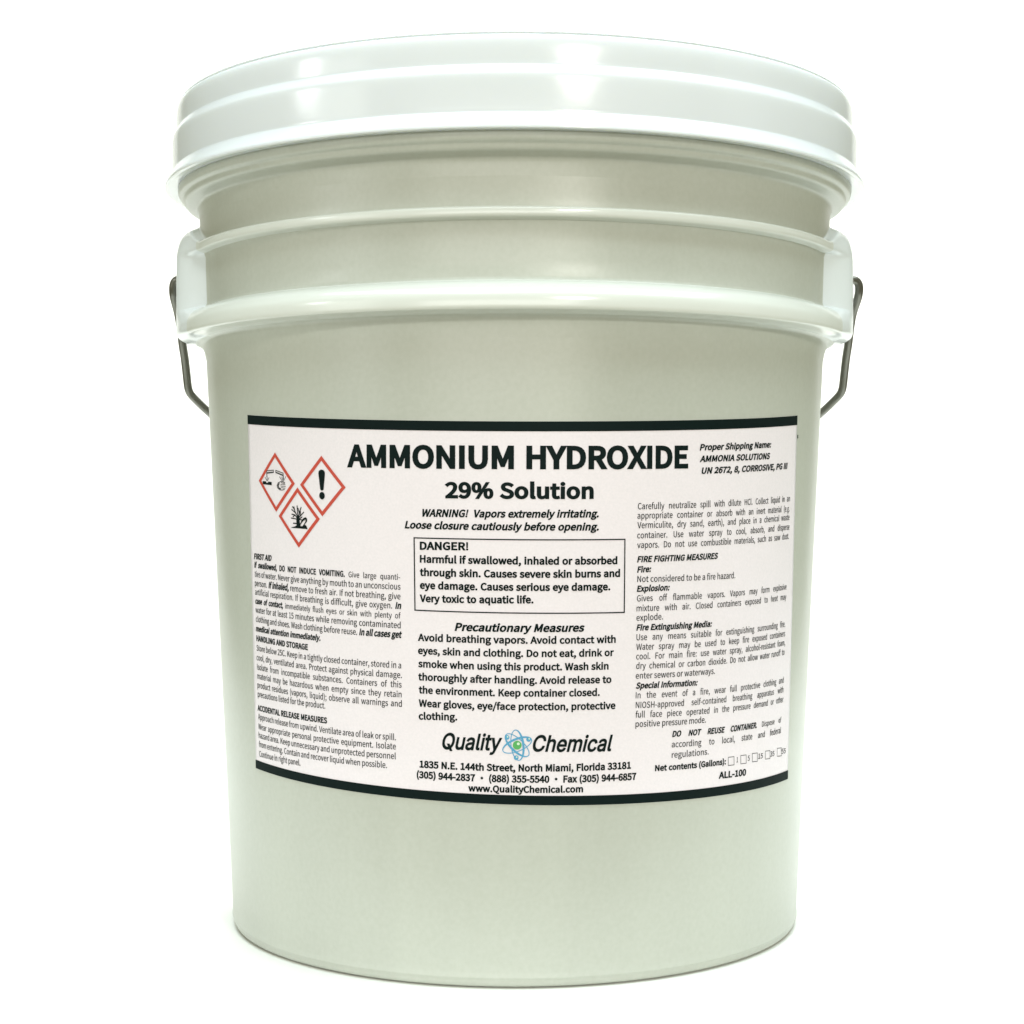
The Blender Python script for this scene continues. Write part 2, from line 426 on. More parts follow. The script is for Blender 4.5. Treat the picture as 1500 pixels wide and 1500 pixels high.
GLYPH_TEXT = (
    'a789~304 -18 359 -13 412 3 463 27 556 91 571 0 676 0 676 468 667 573 637 659 586 725 512 766 413 780 341 774 214 735 115 681 164 592 245 639 340 669 392 674 456 663 501 634 530 592'
    ' 545 539 549 482 376 454 245 414 154 358 100 287 83 197 93 122 124 62 171 18 232 -9~340 85 297 90 260 103 231 126 213 160 206 206 217 261 253 307 318 345 415 375 549 396 549 185 46'
    '4 121 424 101|b866~464 -18 565 -1 655 51 728 135 776 249 794 392 781 523 744 630 683 711 598 762 492 780 441 775 342 737 252 674 258 1115 129 1115 129 0 231 0 242 78 248 78 289 45 '
    '376 -2~443 90 375 100 337 115 258 168 258 569 341 634 382 655 459 672 536 659 593 622 632 563 654 485 661 391 650 287 620 204 574 142 514 103|c714~429 -18 535 -2 585 18 675 77 619 '
    '164 556 119 481 92 440 88 362 102 296 140 247 201 216 282 204 380 216 477 249 558 300 620 366 659 444 672 510 660 595 606 660 690 587 743 544 762 494 775 438 780 325 763 225 712 14'
    '5 630 92 519 73 380 90 241 140 131 216 49 314 -1|d868~388 -18 441 -13 492 3 539 26 619 90 634 0 739 0 739 1115 611 1115 611 822 618 692 539 747 454 776 403 780 302 762 212 710 140 '
    '627 92 516 74 380 89 241 130 130 195 49 282 -1~416 90 343 102 285 139 242 199 215 280 206 381 217 478 248 559 296 620 356 659 426 672 500 661 536 645 611 592 611 193 535 127 497 10'
    '6|e776~437 -18 550 -4 600 13 686 59 641 144 571 107 494 87 451 84 370 96 302 131 250 186 214 260 199 350 711 350 717 423 704 543 666 642 604 717 520 764 413 780 311 762 218 711 143'
    ' 628 92 516 73 380 91 242 143 131 221 50 321 -1~197 441 216 524 250 590 297 638 353 668 416 678 481 668 534 639 573 591 597 525 605 441|f455~46 657 150 657 150 0 277 0 277 657 438 '
    '657 438 761 277 761 282 934 294 976 316 1006 346 1025 402 1030 471 1010 499 1109 426 1129 371 1133 290 1122 228 1089 184 1037 158 968 150 882 150 761 46 754|g790~385 -350 516 -336 '
    '622 -298 702 -241 753 -169 770 -87 760 -20 728 31 674 67 600 87 356 94 303 98 265 109 240 127 227 150 225 200 242 237 272 268 361 242 473 253 550 287 610 342 649 416 662 506 651 57'
    '9 638 611 601 662 756 662 756 761 492 761 433 776 384 780 296 768 218 732 156 676 114 601 99 508 105 456 142 367 199 298 152 255 120 193 115 157 128 94 183 25 144 -3 90 -70 76 -108'
    ' 71 -147 86 -218 129 -275 195 -316 282 -342~384 328 334 336 290 359 254 397 231 447 223 508 231 570 254 619 289 656 333 679 384 686 436 679 480 656 515 619 538 570 546 508 538 447 '
    '514 397 479 359 435 336~403 -262 327 -256 266 -238 221 -211 193 -174 183 -129 186 -103 210 -50 232 -24 261 0 341 -11 545 -14 588 -25 619 -43 638 -70 644 -108 633 -154 602 -196 552 '
    '-230 485 -253|h850~129 0 258 0 258 552 341 626 380 649 421 663 465 668 519 661 559 638 588 598 604 541 609 465 609 0 737 0 737 482 728 587 701 670 655 731 590 768 504 780 445 774 3'
    '91 755 341 728 252 653 258 1115 129 1115|i385~129 0 258 0 258 761 129 761~193 917 222 921 263 950 279 1003 263 1053 222 1082 193 1085 142 1070 113 1030 109 1003 124 950 165 921|j38'
    '5~49 -339 129 -328 188 -295 228 -243 251 -173 258 -87 258 761 130 761 128 -138 119 -180 102 -211 75 -230 21 -236 -36 -223 -62 -319 -2 -335~193 917 221 921 263 950 279 1003 263 1053'
    ' 221 1082 193 1085 165 1082 123 1053 108 1003 123 950 165 921|k773~129 0 255 0 255 200 398 367 620 0 759 0 472 454 725 761 583 761 255 360 255 1115 129 1115|l398~263 -18 338 -7 319'
    ' 91 293 88 272 96 258 143 258 1115 129 1115 129 151 134 92 149 45 175 10 213 -11|m1297~129 0 258 0 258 552 338 627 376 650 448 668 500 661 540 638 568 598 584 541 590 465 590 0 717'
    ' 0 717 552 799 627 837 650 909 668 961 661 1001 638 1028 598 1045 541 1050 465 1050 0 1178 0 1178 482 1169 587 1142 670 1096 731 1032 768 948 780 894 773 842 753 792 723 696 634 67'
    '4 684 643 724 602 755 550 774 486 780 433 774 383 755 335 727 246 650 234 761 129 761|n854~129 0 258 0 258 552 341 626 380 649 421 663 465 668 519 661 559 638 588 598 604 541 609 4'
    '65 609 0 737 0 737 482 728 587 701 670 655 731 590 768 504 780 445 774 390 755 340 727 246 650 234 761 129 761|o849~424 -18 532 -1 629 49 706 131 757 241 776 380 757 519 706 630 62'
    '9 712 532 763 424 780 316 763 220 712 143 630 92 519 73 380 92 241 143 131 220 49 316 -1~424 88 351 102 290 140 244 201 215 282 204 380 215 477 244 558 290 620 351 659 424 672 498 '
    '659 559 620 606 558 635 477 646 380 635 282 606 201 559 140 498 102|p868~129 -321 258 -321 254 70 295 39 380 -4 464 -18 565 -1 655 51 728 135 776 249 794 392 781 523 744 630 683 71'
    '1 598 762 492 780 439 774 339 735 249 672 234 761 129 761~443 90 375 100 337 115 258 168 258 569 342 634 382 655 459 672 536 659 593 622 632 563 654 485 661 391 650 287 620 204 574'
    ' 142 514 103|q868~611 -321 739 -321 739 761 637 761 622 689 542 747 454 776 403 780 302 762 212 710 140 627 92 516 74 380 89 241 130 130 195 49 282 -1 388 -18 440 -13 536 25 618 88'
    ' 611 -50~416 90 343 102 285 139 242 199 215 280 206 381 217 478 248 559 296 620 356 659 426 672 500 661 536 645 611 592 611 193 535 127 497 106|r543~129 0 258 0 258 489 291 557 328'
    ' 607 368 640 409 659 466 665 522 653 546 763 517 775 465 780 415 773 368 752 324 719 284 675 249 622 234 761 129 761|s655~328 -18 425 -7 502 26 558 75 592 137 604 207 590 283 554 3'
    '39 502 380 439 412 278 478 242 502 218 532 209 570 214 605 231 635 259 659 298 675 389 677 459 653 522 613 584 693 503 744 456 763 349 780 258 769 185 739 131 692 98 633 87 564 100'
    ' 495 134 442 184 401 406 303 445 275 472 242 482 200 476 163 458 130 428 104 386 87 332 81 233 98 189 117 106 172 45 87 144 24 202 1 264 -13|t528~367 -18 425 -12 508 10 483 106 414'
    ' 87 350 92 317 110 295 140 282 180 279 231 279 657 486 657 486 761 279 761 279 975 172 975 158 761 38 754 38 657 151 657 151 235 158 150 181 80 221 27 283 -6|u850~352 -18 411 -12 4'
    '64 6 513 35 602 119 616 0 723 0 723 761 595 761 595 221 514 137 475 112 434 97 389 92 336 100 296 123 268 162 252 219 246 761 118 761 118 279 127 173 154 90 200 30 265 -6|v730~293 '
    '0 443 0 711 761 585 761 371 104 364 104 151 761 18 761|w1123~249 0 398 0 557 629 564 629 725 0 881 0 1087 761 964 761 853 321 807 109 800 109 627 761 503 761 333 109 326 109 282 32'
    '1 168 761 38 761|x697~21 0 155 0 335 314 342 314 359 287 536 0 676 0 426 384 657 761 524 761 363 466 356 466 179 761 41 761 272 396|y730~141 -328 224 -315 292 -278 346 -221 390 -14'
    '9 426 -64 711 761 587 761 450 339 388 123 381 123 151 761 18 761 324 -1 285 -112 257 -157 224 -192 183 -215 136 -223 77 -210 52 -312|z665~49 0 625 0 625 104 210 104 612 692 612 761'
    ' 92 761 92 657 450 657 49 69|A852~6 0 136 0 235 314 611 314 709 0 846 0 497 1027 353 1027~268 416 420 922 426 922 578 416|B920~141 0 468 0 596 12 704 48 786 108 839 192 857 301 847'
    ' 378 819 441 775 490 717 525 648 546 648 553 701 578 743 615 773 662 792 716 798 776 782 871 734 942 659 990 562 1018 445 1027 141 1027~270 591 270 924 516 919 583 901 632 869 661 '
    '823 671 759 662 701 634 655 586 620 517 598 423 591~270 104 270 490 450 490 548 483 626 462 683 425 718 373 730 305 718 231 682 174 624 135 546 111 450 104|C894~528 -18 604 -12 673'
    ' 7 735 37 792 78 843 129 772 211 688 139 641 115 590 100 534 95 425 114 337 169 270 256 229 373 214 517 229 658 273 773 340 859 430 913 538 931 588 927 634 914 676 894 748 835 818 '
    '919 729 992 672 1019 608 1038 536 1045 389 1021 264 953 166 843 104 695 81 513 103 329 165 182 260 73 383 5|D964~141 0 403 0 572 23 705 88 802 195 861 338 881 517 861 696 802 838 7'
    '04 942 569 1005 398 1027 141 1027~270 106 270 922 387 922 517 904 618 854 690 772 734 659 748 517 734 375 690 260 618 176 517 124 387 106|E825~141 0 748 0 748 111 270 111 270 485 6'
    '60 485 660 595 270 595 270 917 732 917 732 1027 141 1027|F773~141 0 270 0 270 461 662 461 662 570 270 570 270 917 732 917 732 1027 141 1027|G965~545 -18 624 -12 697 4 761 29 816 62'
    ' 861 101 861 532 524 532 524 424 742 424 742 155 681 118 601 98 557 95 437 114 342 169 272 256 229 373 214 517 230 658 275 773 346 859 441 913 556 931 613 926 663 913 706 892 777 8'
    '35 847 919 759 990 701 1018 632 1038 552 1045 399 1021 269 953 169 843 104 695 81 513 103 329 167 182 265 73 393 5|H1020~141 0 270 0 270 485 749 485 749 0 880 0 880 1027 749 1027 7'
    '49 597 270 597 270 1027 141 1027|I410~141 0 270 0 270 1027 141 1027|J749~332 -18 438 -2 518 43 573 112 605 200 615 301 615 1027 485 1027 485 314 478 231 458 170 425 127 379 103 319'
    ' 95 277 99 238 112 203 135 171 168 141 211 49 144 89 86 137 41 193 8 258 -12|K905~141 0 270 0 270 325 447 535 755 0 899 0 528 637 850 1027 703 1027 273 511 270 1027 141 1027|L761~1'
    '41 0 720 0 720 111 270 111 270 1027 141 1027|M1137~141 0 258 0 257 625 241 871 246 871 524 104 611 104 887 871 892 871 876 625 875 0 996 0 996 1027 840 1027 573 263 567 263 297 102'
    '7 141 1027|N1013~141 0 263 0 262 604 248 860 254 860 364 648 738 0 871 0 871 1027 748 1027 749 428 766 168 759 168 648 380 273 1027 141 1027|O1039~520 -18 664 6 785 75 878 186 937 '
    '335 958 517 937 698 878 845 785 954 664 1022 520 1045 375 1022 254 954 161 845 102 698 81 517 102 335 161 186 254 75 375 6~520 95 417 114 332 170 269 258 228 375 214 517 228 658 26'
    '9 773 332 859 417 913 520 931 622 913 707 859 771 773 811 658 825 517 811 375 771 258 707 170 622 114|P887~141 0 270 0 270 409 440 409 566 421 670 458 750 520 800 609 818 725 800 8'
    '43 749 928 668 985 562 1017 434 1027 141 1027~270 514 270 922 515 916 591 896 645 859 678 803 689 725 679 647 647 588 595 546 520 522 423 514|Q1039~520 90 417 109 332 165 269 253 2'
    '28 372 214 517 228 658 269 773 332 859 417 913 520 931 622 913 707 859 771 773 811 658 825 517 811 372 771 253 707 165 622 109~833 -258 903 -253 980 -234 955 -134 847 -150 783 -144'
    ' 724 -128 672 -100 629 -62 595 -13 716 29 817 105 893 214 941 352 958 517 937 698 878 845 785 954 664 1022 520 1045 375 1022 254 954 161 845 102 698 81 517 99 349 149 209 228 99 33'
    '1 24 457 -14 500 -93 560 -160 636 -212 727 -246|R889~270 539 270 922 530 916 600 896 651 862 681 810 692 739 681 667 651 611 600 571 530 547 443 539~704 0 850 0 590 450 667 477 731'
    ' 520 779 578 810 651 821 739 803 851 755 933 679 987 580 1017 462 1027 141 1027 141 0 270 0 270 436 455 436|S835~426 -18 544 -4 641 38 713 100 759 180 775 273 764 355 734 421 689 4'
    '73 631 514 323 657 284 688 257 730 246 783 255 833 281 874 321 905 374 925 438 931 493 927 590 895 672 836 739 919 692 960 638 995 576 1022 510 1039 438 1045 333 1032 244 995 175 9'
    '37 131 862 115 773 127 692 161 627 209 577 265 538 526 420 574 393 610 360 634 318 643 262 633 206 606 160 562 125 502 103 427 95 364 101 303 118 245 145 191 180 144 223 67 133 124'
    ' 82 190 40 262 8 341 -11|T839~354 0 485 0 485 917 796 917 796 1027 43 1027 43 917 354 917|U1010~506 -18 624 -4 725 42 804 125 856 251 874 423 874 1027 749 1027 749 420 737 292 703 '
    '199 650 139 583 105 506 95 429 105 363 139 312 199 278 292 266 420 266 1027 137 1027 137 423 155 251 206 125 285 42 387 -4|V805~329 0 479 0 805 1027 674 1027 409 132 403 132 382 20'
    '2 137 1027 1 1027|W1230~254 0 408 0 612 853 618 853 668 619 824 0 980 0 1192 1027 1069 1027 958 468 902 134 894 134 821 468 678 1027 559 1027 417 468 345 134 339 134 169 1027 36 10'
    '27|X803~24 0 161 0 391 444 396 444 637 0 780 0 479 524 759 1027 623 1027 413 613 408 613 186 1027 43 1027 324 531|Y744~307 0 436 0 436 398 745 1027 611 1027 375 511 370 511 136 102'
    '7 -1 1027 307 398|Z845~70 0 779 0 779 111 230 111 772 950 772 1027 119 1027 119 917 612 917 70 78|0777~389 -18 497 3 586 67 652 174 694 323 709 517 694 708 652 856 586 961 497 1024'
    ' 389 1045 281 1024 192 961 126 856 84 708 70 517 84 323 126 174 192 67 281 3~389 85 324 101 270 151 229 235 203 356 193 517 203 676 229 797 270 880 324 928 389 944 454 928 509 880 '
    '550 797 576 676 585 517 576 356 550 235 509 151 454 101|1777~123 0 686 0 686 106 480 106 480 1027 382 1027 268 977 169 954 169 873 353 873 353 106 123 106|2777~62 0 707 0 707 111 3'
    '91 110 255 101 389 236 501 366 586 494 639 620 658 744 645 845 606 928 543 991 460 1031 359 1045 285 1038 220 1018 161 987 56 895 130 822 206 894 248 919 294 935 343 941 412 931 46'
    '5 904 502 860 525 804 532 738 514 628 459 510 366 380 234 236 62 76|3777~368 -18 473 -5 564 32 635 92 682 174 699 275 688 353 657 419 610 471 551 510 482 535 482 542 543 570 593 60'
    '9 631 659 655 719 664 789 649 878 608 949 545 1001 462 1034 364 1045 297 1039 235 1022 178 996 78 923 147 842 224 902 312 936 360 941 419 934 468 912 504 878 526 833 534 779 524 71'
    '6 495 662 441 620 361 592 249 583 249 485 374 475 465 448 525 405 558 348 569 279 559 214 531 161 487 121 429 97 360 88 295 95 238 112 188 138 106 206 41 123 85 80 139 41 203 10 27'
    '9 -11|4777~476 0 597 0 597 283 734 283 734 385 597 385 597 1027 455 1027 28 367 28 283 476 283~476 385 161 385 395 735 478 887 483 887|5777~367 -18 468 -3 560 41 634 113 685 211 70'
    '3 333 687 455 643 547 576 611 491 649 394 661 326 654 239 620 266 917 653 917 653 1027 154 1027 120 548 189 504 255 542 321 562 360 564 432 554 491 524 535 476 563 411 573 331 562 '
    '248 531 181 484 130 424 99 354 88 288 94 231 111 182 136 102 202 38 118 138 40 202 10 278 -11|6777~422 -18 514 -3 595 42 659 112 702 204 717 315 704 431 667 522 607 586 528 624 431'
    ' 637 383 632 333 616 285 591 240 556 199 514 215 680 253 801 310 881 382 926 464 940 536 926 600 888 626 861 699 940 620 1003 572 1026 518 1040 458 1045 342 1026 238 965 155 859 99'
    ' 702 78 490 95 307 143 165 216 63 311 2~202 412 243 462 286 499 329 524 371 538 410 542 477 532 529 502 566 455 588 392 595 315 587 237 562 173 525 124 477 93 422 83 351 96 293 137'
    ' 248 204 218 296|7777~277 0 410 0 425 224 454 419 506 598 589 771 711 950 711 1027 69 1027 69 917 567 917 461 752 383 586 329 410 295 218|8777~392 -18 499 -5 588 32 655 89 698 162 '
    '713 246 704 324 678 388 640 440 593 482 541 517 541 524 614 601 646 652 668 709 676 772 664 861 628 935 570 992 491 1029 395 1042 304 1030 227 995 167 940 127 868 113 782 121 720 1'
    '41 667 171 619 252 539 197 503 146 457 103 400 75 332 64 255 80 166 125 90 195 32 285 -5~462 557 328 622 276 664 242 716 230 782 238 837 260 883 295 917 340 939 394 947 454 938 502'
    ' 912 538 873 560 823 567 765 550 677 529 635~394 77 324 86 264 112 218 152 188 204 178 266 185 323 204 375 234 422 273 463 319 499 478 426 537 381 577 324 591 251 582 193 556 145 5'
    '14 109 460 85|9777~329 -18 442 2 543 65 626 175 681 338 702 557 685 733 637 870 563 967 468 1025 356 1045 264 1029 183 985 119 915 77 823 62 711 75 597 112 507 171 442 250 403 345 '
    '389 396 395 447 411 495 437 581 514 563 348 525 227 469 147 401 102 325 88 248 102 212 118 151 167 81 87 161 24 210 1 266 -13~580 622 538 570 495 531 451 505 408 489 366 485 300 49'
    '5 248 525 212 572 189 635 182 711 191 790 215 855 253 904 301 935 357 945 429 932 488 892 533 827 564 737| 314~|.389~195 -18 224 -14 249 -1 269 20 282 46 287 78 282 111 269 138 249'
    ' 159 224 172 195 176 165 172 140 159 120 138 107 111 102 78 107 46 120 20 140 -1 165 -14|,389~105 -266 175 -228 231 -179 274 -119 300 -50 310 27 305 78 291 120 269 151 239 170 202 '
    '176 172 173 124 143 110 118 105 87 110 56 124 31 170 1 214 -1 208 -50 189 -93 161 -132 122 -164 74 -190|;389~195 546 224 551 249 564 269 584 282 611 287 644 282 677 269 704 249 724'
    ' 224 738 195 742 165 738 140 724 120 704 107 677 102 644 107 611 120 584 140 564 165 551~105 -266 175 -228 231 -179 274 -119 300 -50 310 27 305 78 291 120 269 151 239 170 202 176 1'
    '72 173 124 143 110 118 105 87 110 56 124 31 170 1 214 -1 208 -50 189 -93 161 -132 122 -164 74 -190|:389~195 546 224 551 249 564 269 584 282 611 287 644 282 677 269 704 249 724 224 '
    '738 195 742 165 738 140 724 120 704 107 677 102 644 107 611 120 584 140 564 165 551~195 -18 224 -14 249 -1 269 20 282 46 287 78 282 111 269 138 249 159 224 172 195 176 165 172 140 '
    '159 120 138 107 111 102 78 107 46 120 20 140 -1 165 -14|!452~182 310 270 310 290 1049 161 1049~225 -18 255 -14 280 -1 300 20 313 46 318 78 313 111 300 138 280 159 255 172 225 176 1'
    '97 172 171 159 151 138 138 111 133 78 138 46 151 20 171 -1 197 -14|%1290~287 398 366 412 431 453 479 520 510 611 521 724 510 836 479 925 431 991 366 1031 287 1045 209 1031 145 991 '
    '96 925 65 836 55 724 65 611 96 520 145 453 209 412~287 476 242 486 204 516 176 566 158 635 151 724 158 812 176 880 204 928 242 957 287 966 332 957 370 928 399 880 417 812 423 724 4'
    '17 635 399 566 370 516 332 486~317 -18 403 -18 971 1045 884 1045~1003 -18 1081 -4 1145 36 1194 103 1225 193 1235 307 1225 419 1194 509 1145 575 1081 615 1003 629 925 615 860 575 81'
    '2 509 781 419 770 307 781 193 812 103 860 36 925 -4~1003 60 957 70 919 100 890 149 872 218 866 307 872 395 890 463 919 512 957 541 1003 550 1048 541 1086 512 1115 463 1133 395 1140'
    ' 307 1133 218 1115 149 1086 100 1048 70|(473~335 -275 413 -239 348 -116 299 15 263 152 242 293 235 436 242 577 263 717 299 854 348 985 413 1109 335 1146 264 1017 207 884 164 744 13'
    '8 595 129 436 138 276 164 127 207 -14 264 -147|)473~139 -275 210 -147 267 -14 309 127 335 276 345 436 335 595 309 744 267 884 210 1017 139 1146 59 1109 124 985 174 854 211 717 232 '
    '577 239 436 232 293 211 152 174 15 124 -116 59 -239|-486~64 343 423 343 423 441 64 441|/549~15 -251 109 -251 528 1112 436 1112|•1401~700 681 653 673 612 652 580 620 559 579 552 532'
    ' 559 485 580 444 612 412 653 391 700 384 747 391 788 412 820 444 841 485 849 532 841 579 820 620 788 652 747 673'
)
GLYPH_LOGO = (
    'Q2133~981 636 1251 636 1874 -191 1603 -191~1068 -27 965 -22 867 -7 774 18 686 54 602 100 523 155 452 218 388 291 330 372 279 461 237 558 204 662 180 773 166 891 161 1016 166 1141 1'
    '80 1260 204 1371 237 1475 279 1573 330 1662 388 1743 452 1815 523 1879 602 1934 686 1980 774 2016 867 2042 965 2057 1068 2062 1171 2057 1268 2042 1362 2016 1450 1980 1534 1934 1612'
    ' 1879 1684 1815 1748 1743 1805 1662 1855 1573 1897 1475 1930 1371 1953 1260 1967 1141 1972 1016 1967 891 1953 773 1930 662 1897 558 1855 461 1805 372 1748 291 1684 218 1612 155 153'
    '4 100 1450 54 1362 18 1268 -7 1171 -22~1068 212 1208 226 1337 271 1455 344 1554 446 1633 576 1689 733 1717 915 1721 1016 1717 1118 1689 1301 1633 1459 1554 1589 1455 1691 1337 1764'
    ' 1208 1808 1068 1823 927 1808 797 1764 680 1690 581 1587 501 1457 445 1300 428 1212 414 1016 428 821 445 733 501 577 581 447 680 345 797 271 927 227|u1640~729 -20 613 -10 559 2 460'
    ' 43 415 71 374 104 305 186 253 289 221 412 210 556 210 1517 455 1517 455 576 470 447 488 392 514 343 548 300 587 264 633 236 683 217 800 201 923 218 1029 269 1060 293 1112 352 1152'
    ' 426 1166 467 1184 610 1184 1517 1428 1517 1428 0 1192 0 1192 367 1229 367 1198 288 1163 218 1123 158 1078 108 1028 68 918 11 858 -6|a1557~639 -34 528 -26 476 -15 378 20 291 71 220'
    ' 138 166 222 133 320 122 432 130 528 140 571 173 644 219 703 277 752 382 806 543 852 967 911 1061 940 1087 963 1100 998 1096 1098 1079 1159 1032 1234 959 1288 861 1318 783 1323 664'
    ' 1311 597 1289 539 1259 491 1223 452 1182 400 1095 164 1165 213 1266 277 1349 354 1415 439 1465 532 1502 678 1532 809 1537 956 1517 1033 1495 1107 1462 1209 1389 1289 1281 1326 118'
    '6 1344 1071 1347 1005 1347 0 1106 0 1106 208 1090 208 1048 143 1008 98 957 56 896 20 782 -20~681 182 784 190 872 216 947 257 1032 340 1071 407 1094 478 1102 552 1102 759 1056 734 9'
    '74 712 667 667 569 644 508 623 456 594 397 536 375 483 367 419 374 361 408 289 467 235 519 209 579 191|l757~557 -10 431 5 378 23 333 48 296 81 265 120 241 165 214 274 210 2035 455 '
    '2035 459 322 481 249 510 223 584 208 679 217 722 11 629 -6|i666~210 0 210 1517 455 1517 455 0~335 1771 282 1779 215 1818 173 1882 165 1932 183 2007 215 2048 258 2078 335 2095 388 2'
    '087 455 2048 497 1984 505 1932 487 1859 455 1818 388 1779|t910~815 1517 815 1308 26 1308 26 1517~259 1885 504 1885 504 391 510 319 530 266 544 245 586 216 681 199 807 214 852 7 767'
    ' -11 673 -16 530 0 469 20 415 49 368 85 329 129 299 180 277 237 264 301 259 371|y1557~190 -554 246 -343 340 -358 391 -359 460 -341 502 -314 539 -274 573 -216 650 -5 70 1517 337 151'
    '7 681 565 822 83 735 83 877 565 1221 1517 1486 1517 817 -232 755 -360 706 -428 651 -484 590 -526 522 -556 448 -574 366 -580 277 -575|C2040~1069 -27 966 -22 868 -7 774 18 685 54 601'
    ' 100 522 155 451 218 387 291 329 372 279 461 236 558 203 662 180 773 166 891 161 1016 166 1141 180 1260 203 1371 236 1475 279 1573 329 1662 387 1743 451 1815 522 1879 601 1934 685 '
    '1980 774 2016 868 2042 966 2057 1069 2062 1190 2055 1361 2017 1516 1948 1608 1885 1727 1767 1791 1674 1842 1569 1891 1393 1633 1393 1610 1473 1577 1545 1536 1609 1459 1690 1398 173'
    '4 1332 1770 1261 1796 1148 1819 996 1819 859 1789 795 1763 677 1688 625 1640 537 1524 469 1380 428 1211 414 1016 428 822 469 653 538 510 627 394 735 305 860 245 997 215 1148 216 12'
    '61 240 1332 266 1398 302 1459 345 1512 397 1558 457 1595 526 1633 642 1891 642 1843 467 1792 363 1728 269 1609 152 1517 88 1362 18 1249 -11|h1640~455 907 455 0 210 0 210 2035 455 2'
    '035 455 1150 410 1150 475 1298 515 1358 559 1408 608 1448 719 1506 842 1534 910 1538 1027 1528 1132 1497 1181 1474 1266 1413 1302 1375 1363 1283 1387 1229 1418 1106 1428 961 1428 0'
    ' 1184 0 1180 1009 1151 1126 1125 1175 1092 1217 1052 1253 1007 1281 957 1301 901 1313 840 1316 756 1309 643 1269 610 1249 552 1197 505 1131 473 1051|e1616~848 -33 762 -29 605 3 534'
    ' 30 468 66 352 157 260 272 192 412 150 570 137 747 150 925 191 1085 258 1227 348 1345 460 1437 524 1473 592 1502 664 1522 821 1538 968 1523 1110 1477 1238 1398 1314 1325 1377 1235 '
    '1404 1183 1449 1067 1476 931 1484 776 1484 677 299 677 299 884 1352 884 1239 808 1221 976 1191 1074 1170 1118 1117 1195 1086 1227 1011 1279 969 1297 874 1318 821 1321 767 1318 670 '
    '1296 585 1254 514 1193 484 1158 436 1078 392 942 384 844 386 645 405 527 442 425 496 340 564 273 648 224 743 194 849 184 920 189 984 201 1043 223 1120 271 1180 337 1222 422 1460 36'
    '3 1424 274 1372 194 1305 123 1224 64 1130 18 1025 -15|m2439~210 0 210 1517 448 1517 449 1181 430 1181 481 1312 530 1383 588 1441 688 1504 762 1530 838 1543 941 1540 1001 1528 1055 '
    '1508 1105 1479 1149 1443 1221 1352 1248 1299 1284 1179 1250 1179 1298 1302 1378 1404 1483 1480 1608 1528 1747 1545 1799 1542 1897 1524 1988 1487 2030 1462 2069 1432 2135 1358 2186 '
    '1265 2204 1211 2225 1089 2227 0 1983 0 1983 1015 1968 1132 1949 1179 1923 1219 1852 1277 1768 1311 1674 1322 1561 1306 1468 1260 1399 1190 1356 1097 1341 989 1341 0 1097 0 1093 108'
    '8 1066 1174 1012 1244 976 1272 894 1309 798 1322 695 1307 600 1262 524 1188 486 1122 472 1085 455 952 455 0|c1583~829 -33 672 -17 531 30 408 108 305 212 224 340 168 490 151 572 137'
    ' 750 140 842 168 1013 224 1164 305 1293 408 1397 531 1475 672 1522 829 1538 916 1533 1040 1508 1152 1464 1220 1424 1309 1348 1360 1288 1401 1220 1446 1108 1211 1047 1174 1137 1148 '
    '1176 1098 1228 1016 1281 916 1312 829 1319 717 1307 667 1291 580 1241 510 1170 455 1083 416 980 393 869 385 750 393 632 416 522 455 420 510 334 543 297 622 236 717 198 829 186 917 '
    '193 970 206 1041 237 1083 264 1120 297 1166 354 1201 421 1217 468 1452 410 1407 293 1365 225 1315 163 1225 85 1120 26 1043 -3 960 -22'
)



def parse(s):
    G = {}
    for it in s.split('|'):
        ch = it[0]
        f = it[1:].split('~')
        loops = []
        for l in f[1:]:
            if not l: continue
            n = list(map(int, l.split()))
            loops.append(list(zip(n[0::2], n[1::2])))
        G[ch] = (int(f[0]), loops)
    return G


def inside(p, L):
    c = False
    for (x1, y1), (x2, y2) in zip(L, L[1:] + L[:1]):
        if (y1 > p[1]) != (y2 > p[1]) and p[0] < (x2 - x1) * (p[1] - y1) / (y2 - y1) + x1: c = not c
    return c


def sarea(L): return sum(a[0] * b[1] - b[0] * a[1] for a, b in zip(L, L[1:] + L[:1])) / 2


def orient(G):
    for ch, (adv, loops) in G.items():
        for i, L in enumerate(loops):
            hole = sum(inside(L[0], M) for j, M in enumerate(loops) if j != i) % 2
            if (sarea(L) > 0) == bool(hole): L.reverse()
    return G


GN, GH = orient(parse(GLYPH_TEXT)), orient(parse(GLYPH_LOGO))


def fatten(L, d):
    if not d: return L
    out = []
    n = len(L)
    for i in range(n):
        p0, p1, p2 = L[i - 1], L[i], L[(i + 1) % n]
        a = (p1[0] - p0[0], p1[1] - p0[1]); b = (p2[0] - p1[0], p2[1] - p1[1])
        la, lb = math.hypot(*a) or 1, math.hypot(*b) or 1
        na, nb = (a[1] / la, -a[0] / la), (b[1] / lb, -b[0] / lb)
        m = (na[0] + nb[0], na[1] + nb[1])
        q = 1 + na[0] * nb[0] + na[1] * nb[1]
        q = max(q, 0.45)
        out.append((p1[0] + m[0] / q * d, p1[1] + m[1] / q * d))
    return out


STY = {'R': (12, 0.0), 'S': (58, 0.0), 'B': (66, 0.0), 'I': (66, 0.21), 'L': (80, 0.25)}


def cap(font):
    return 1027.0 if font is GN else float(max(p[1] for l in font['h'][1] for p in l)) * 0.985


GCACHE = {}


def winding(p, loops):
    w_ = 0
    for L in loops:
        for (x1, y1), (x2, y2) in zip(L, L[1:] + L[:1]):
            if y1 <= p[1] < y2 and (x2 - x1) * (p[1] - y1) - (p[0] - x1) * (y2 - y1) > 0: w_ += 1
            elif y2 <= p[1] < y1 and (x2 - x1) * (p[1] - y1) - (p[0] - x1) * (y2 - y1) < 0: w_ -= 1
    return w_


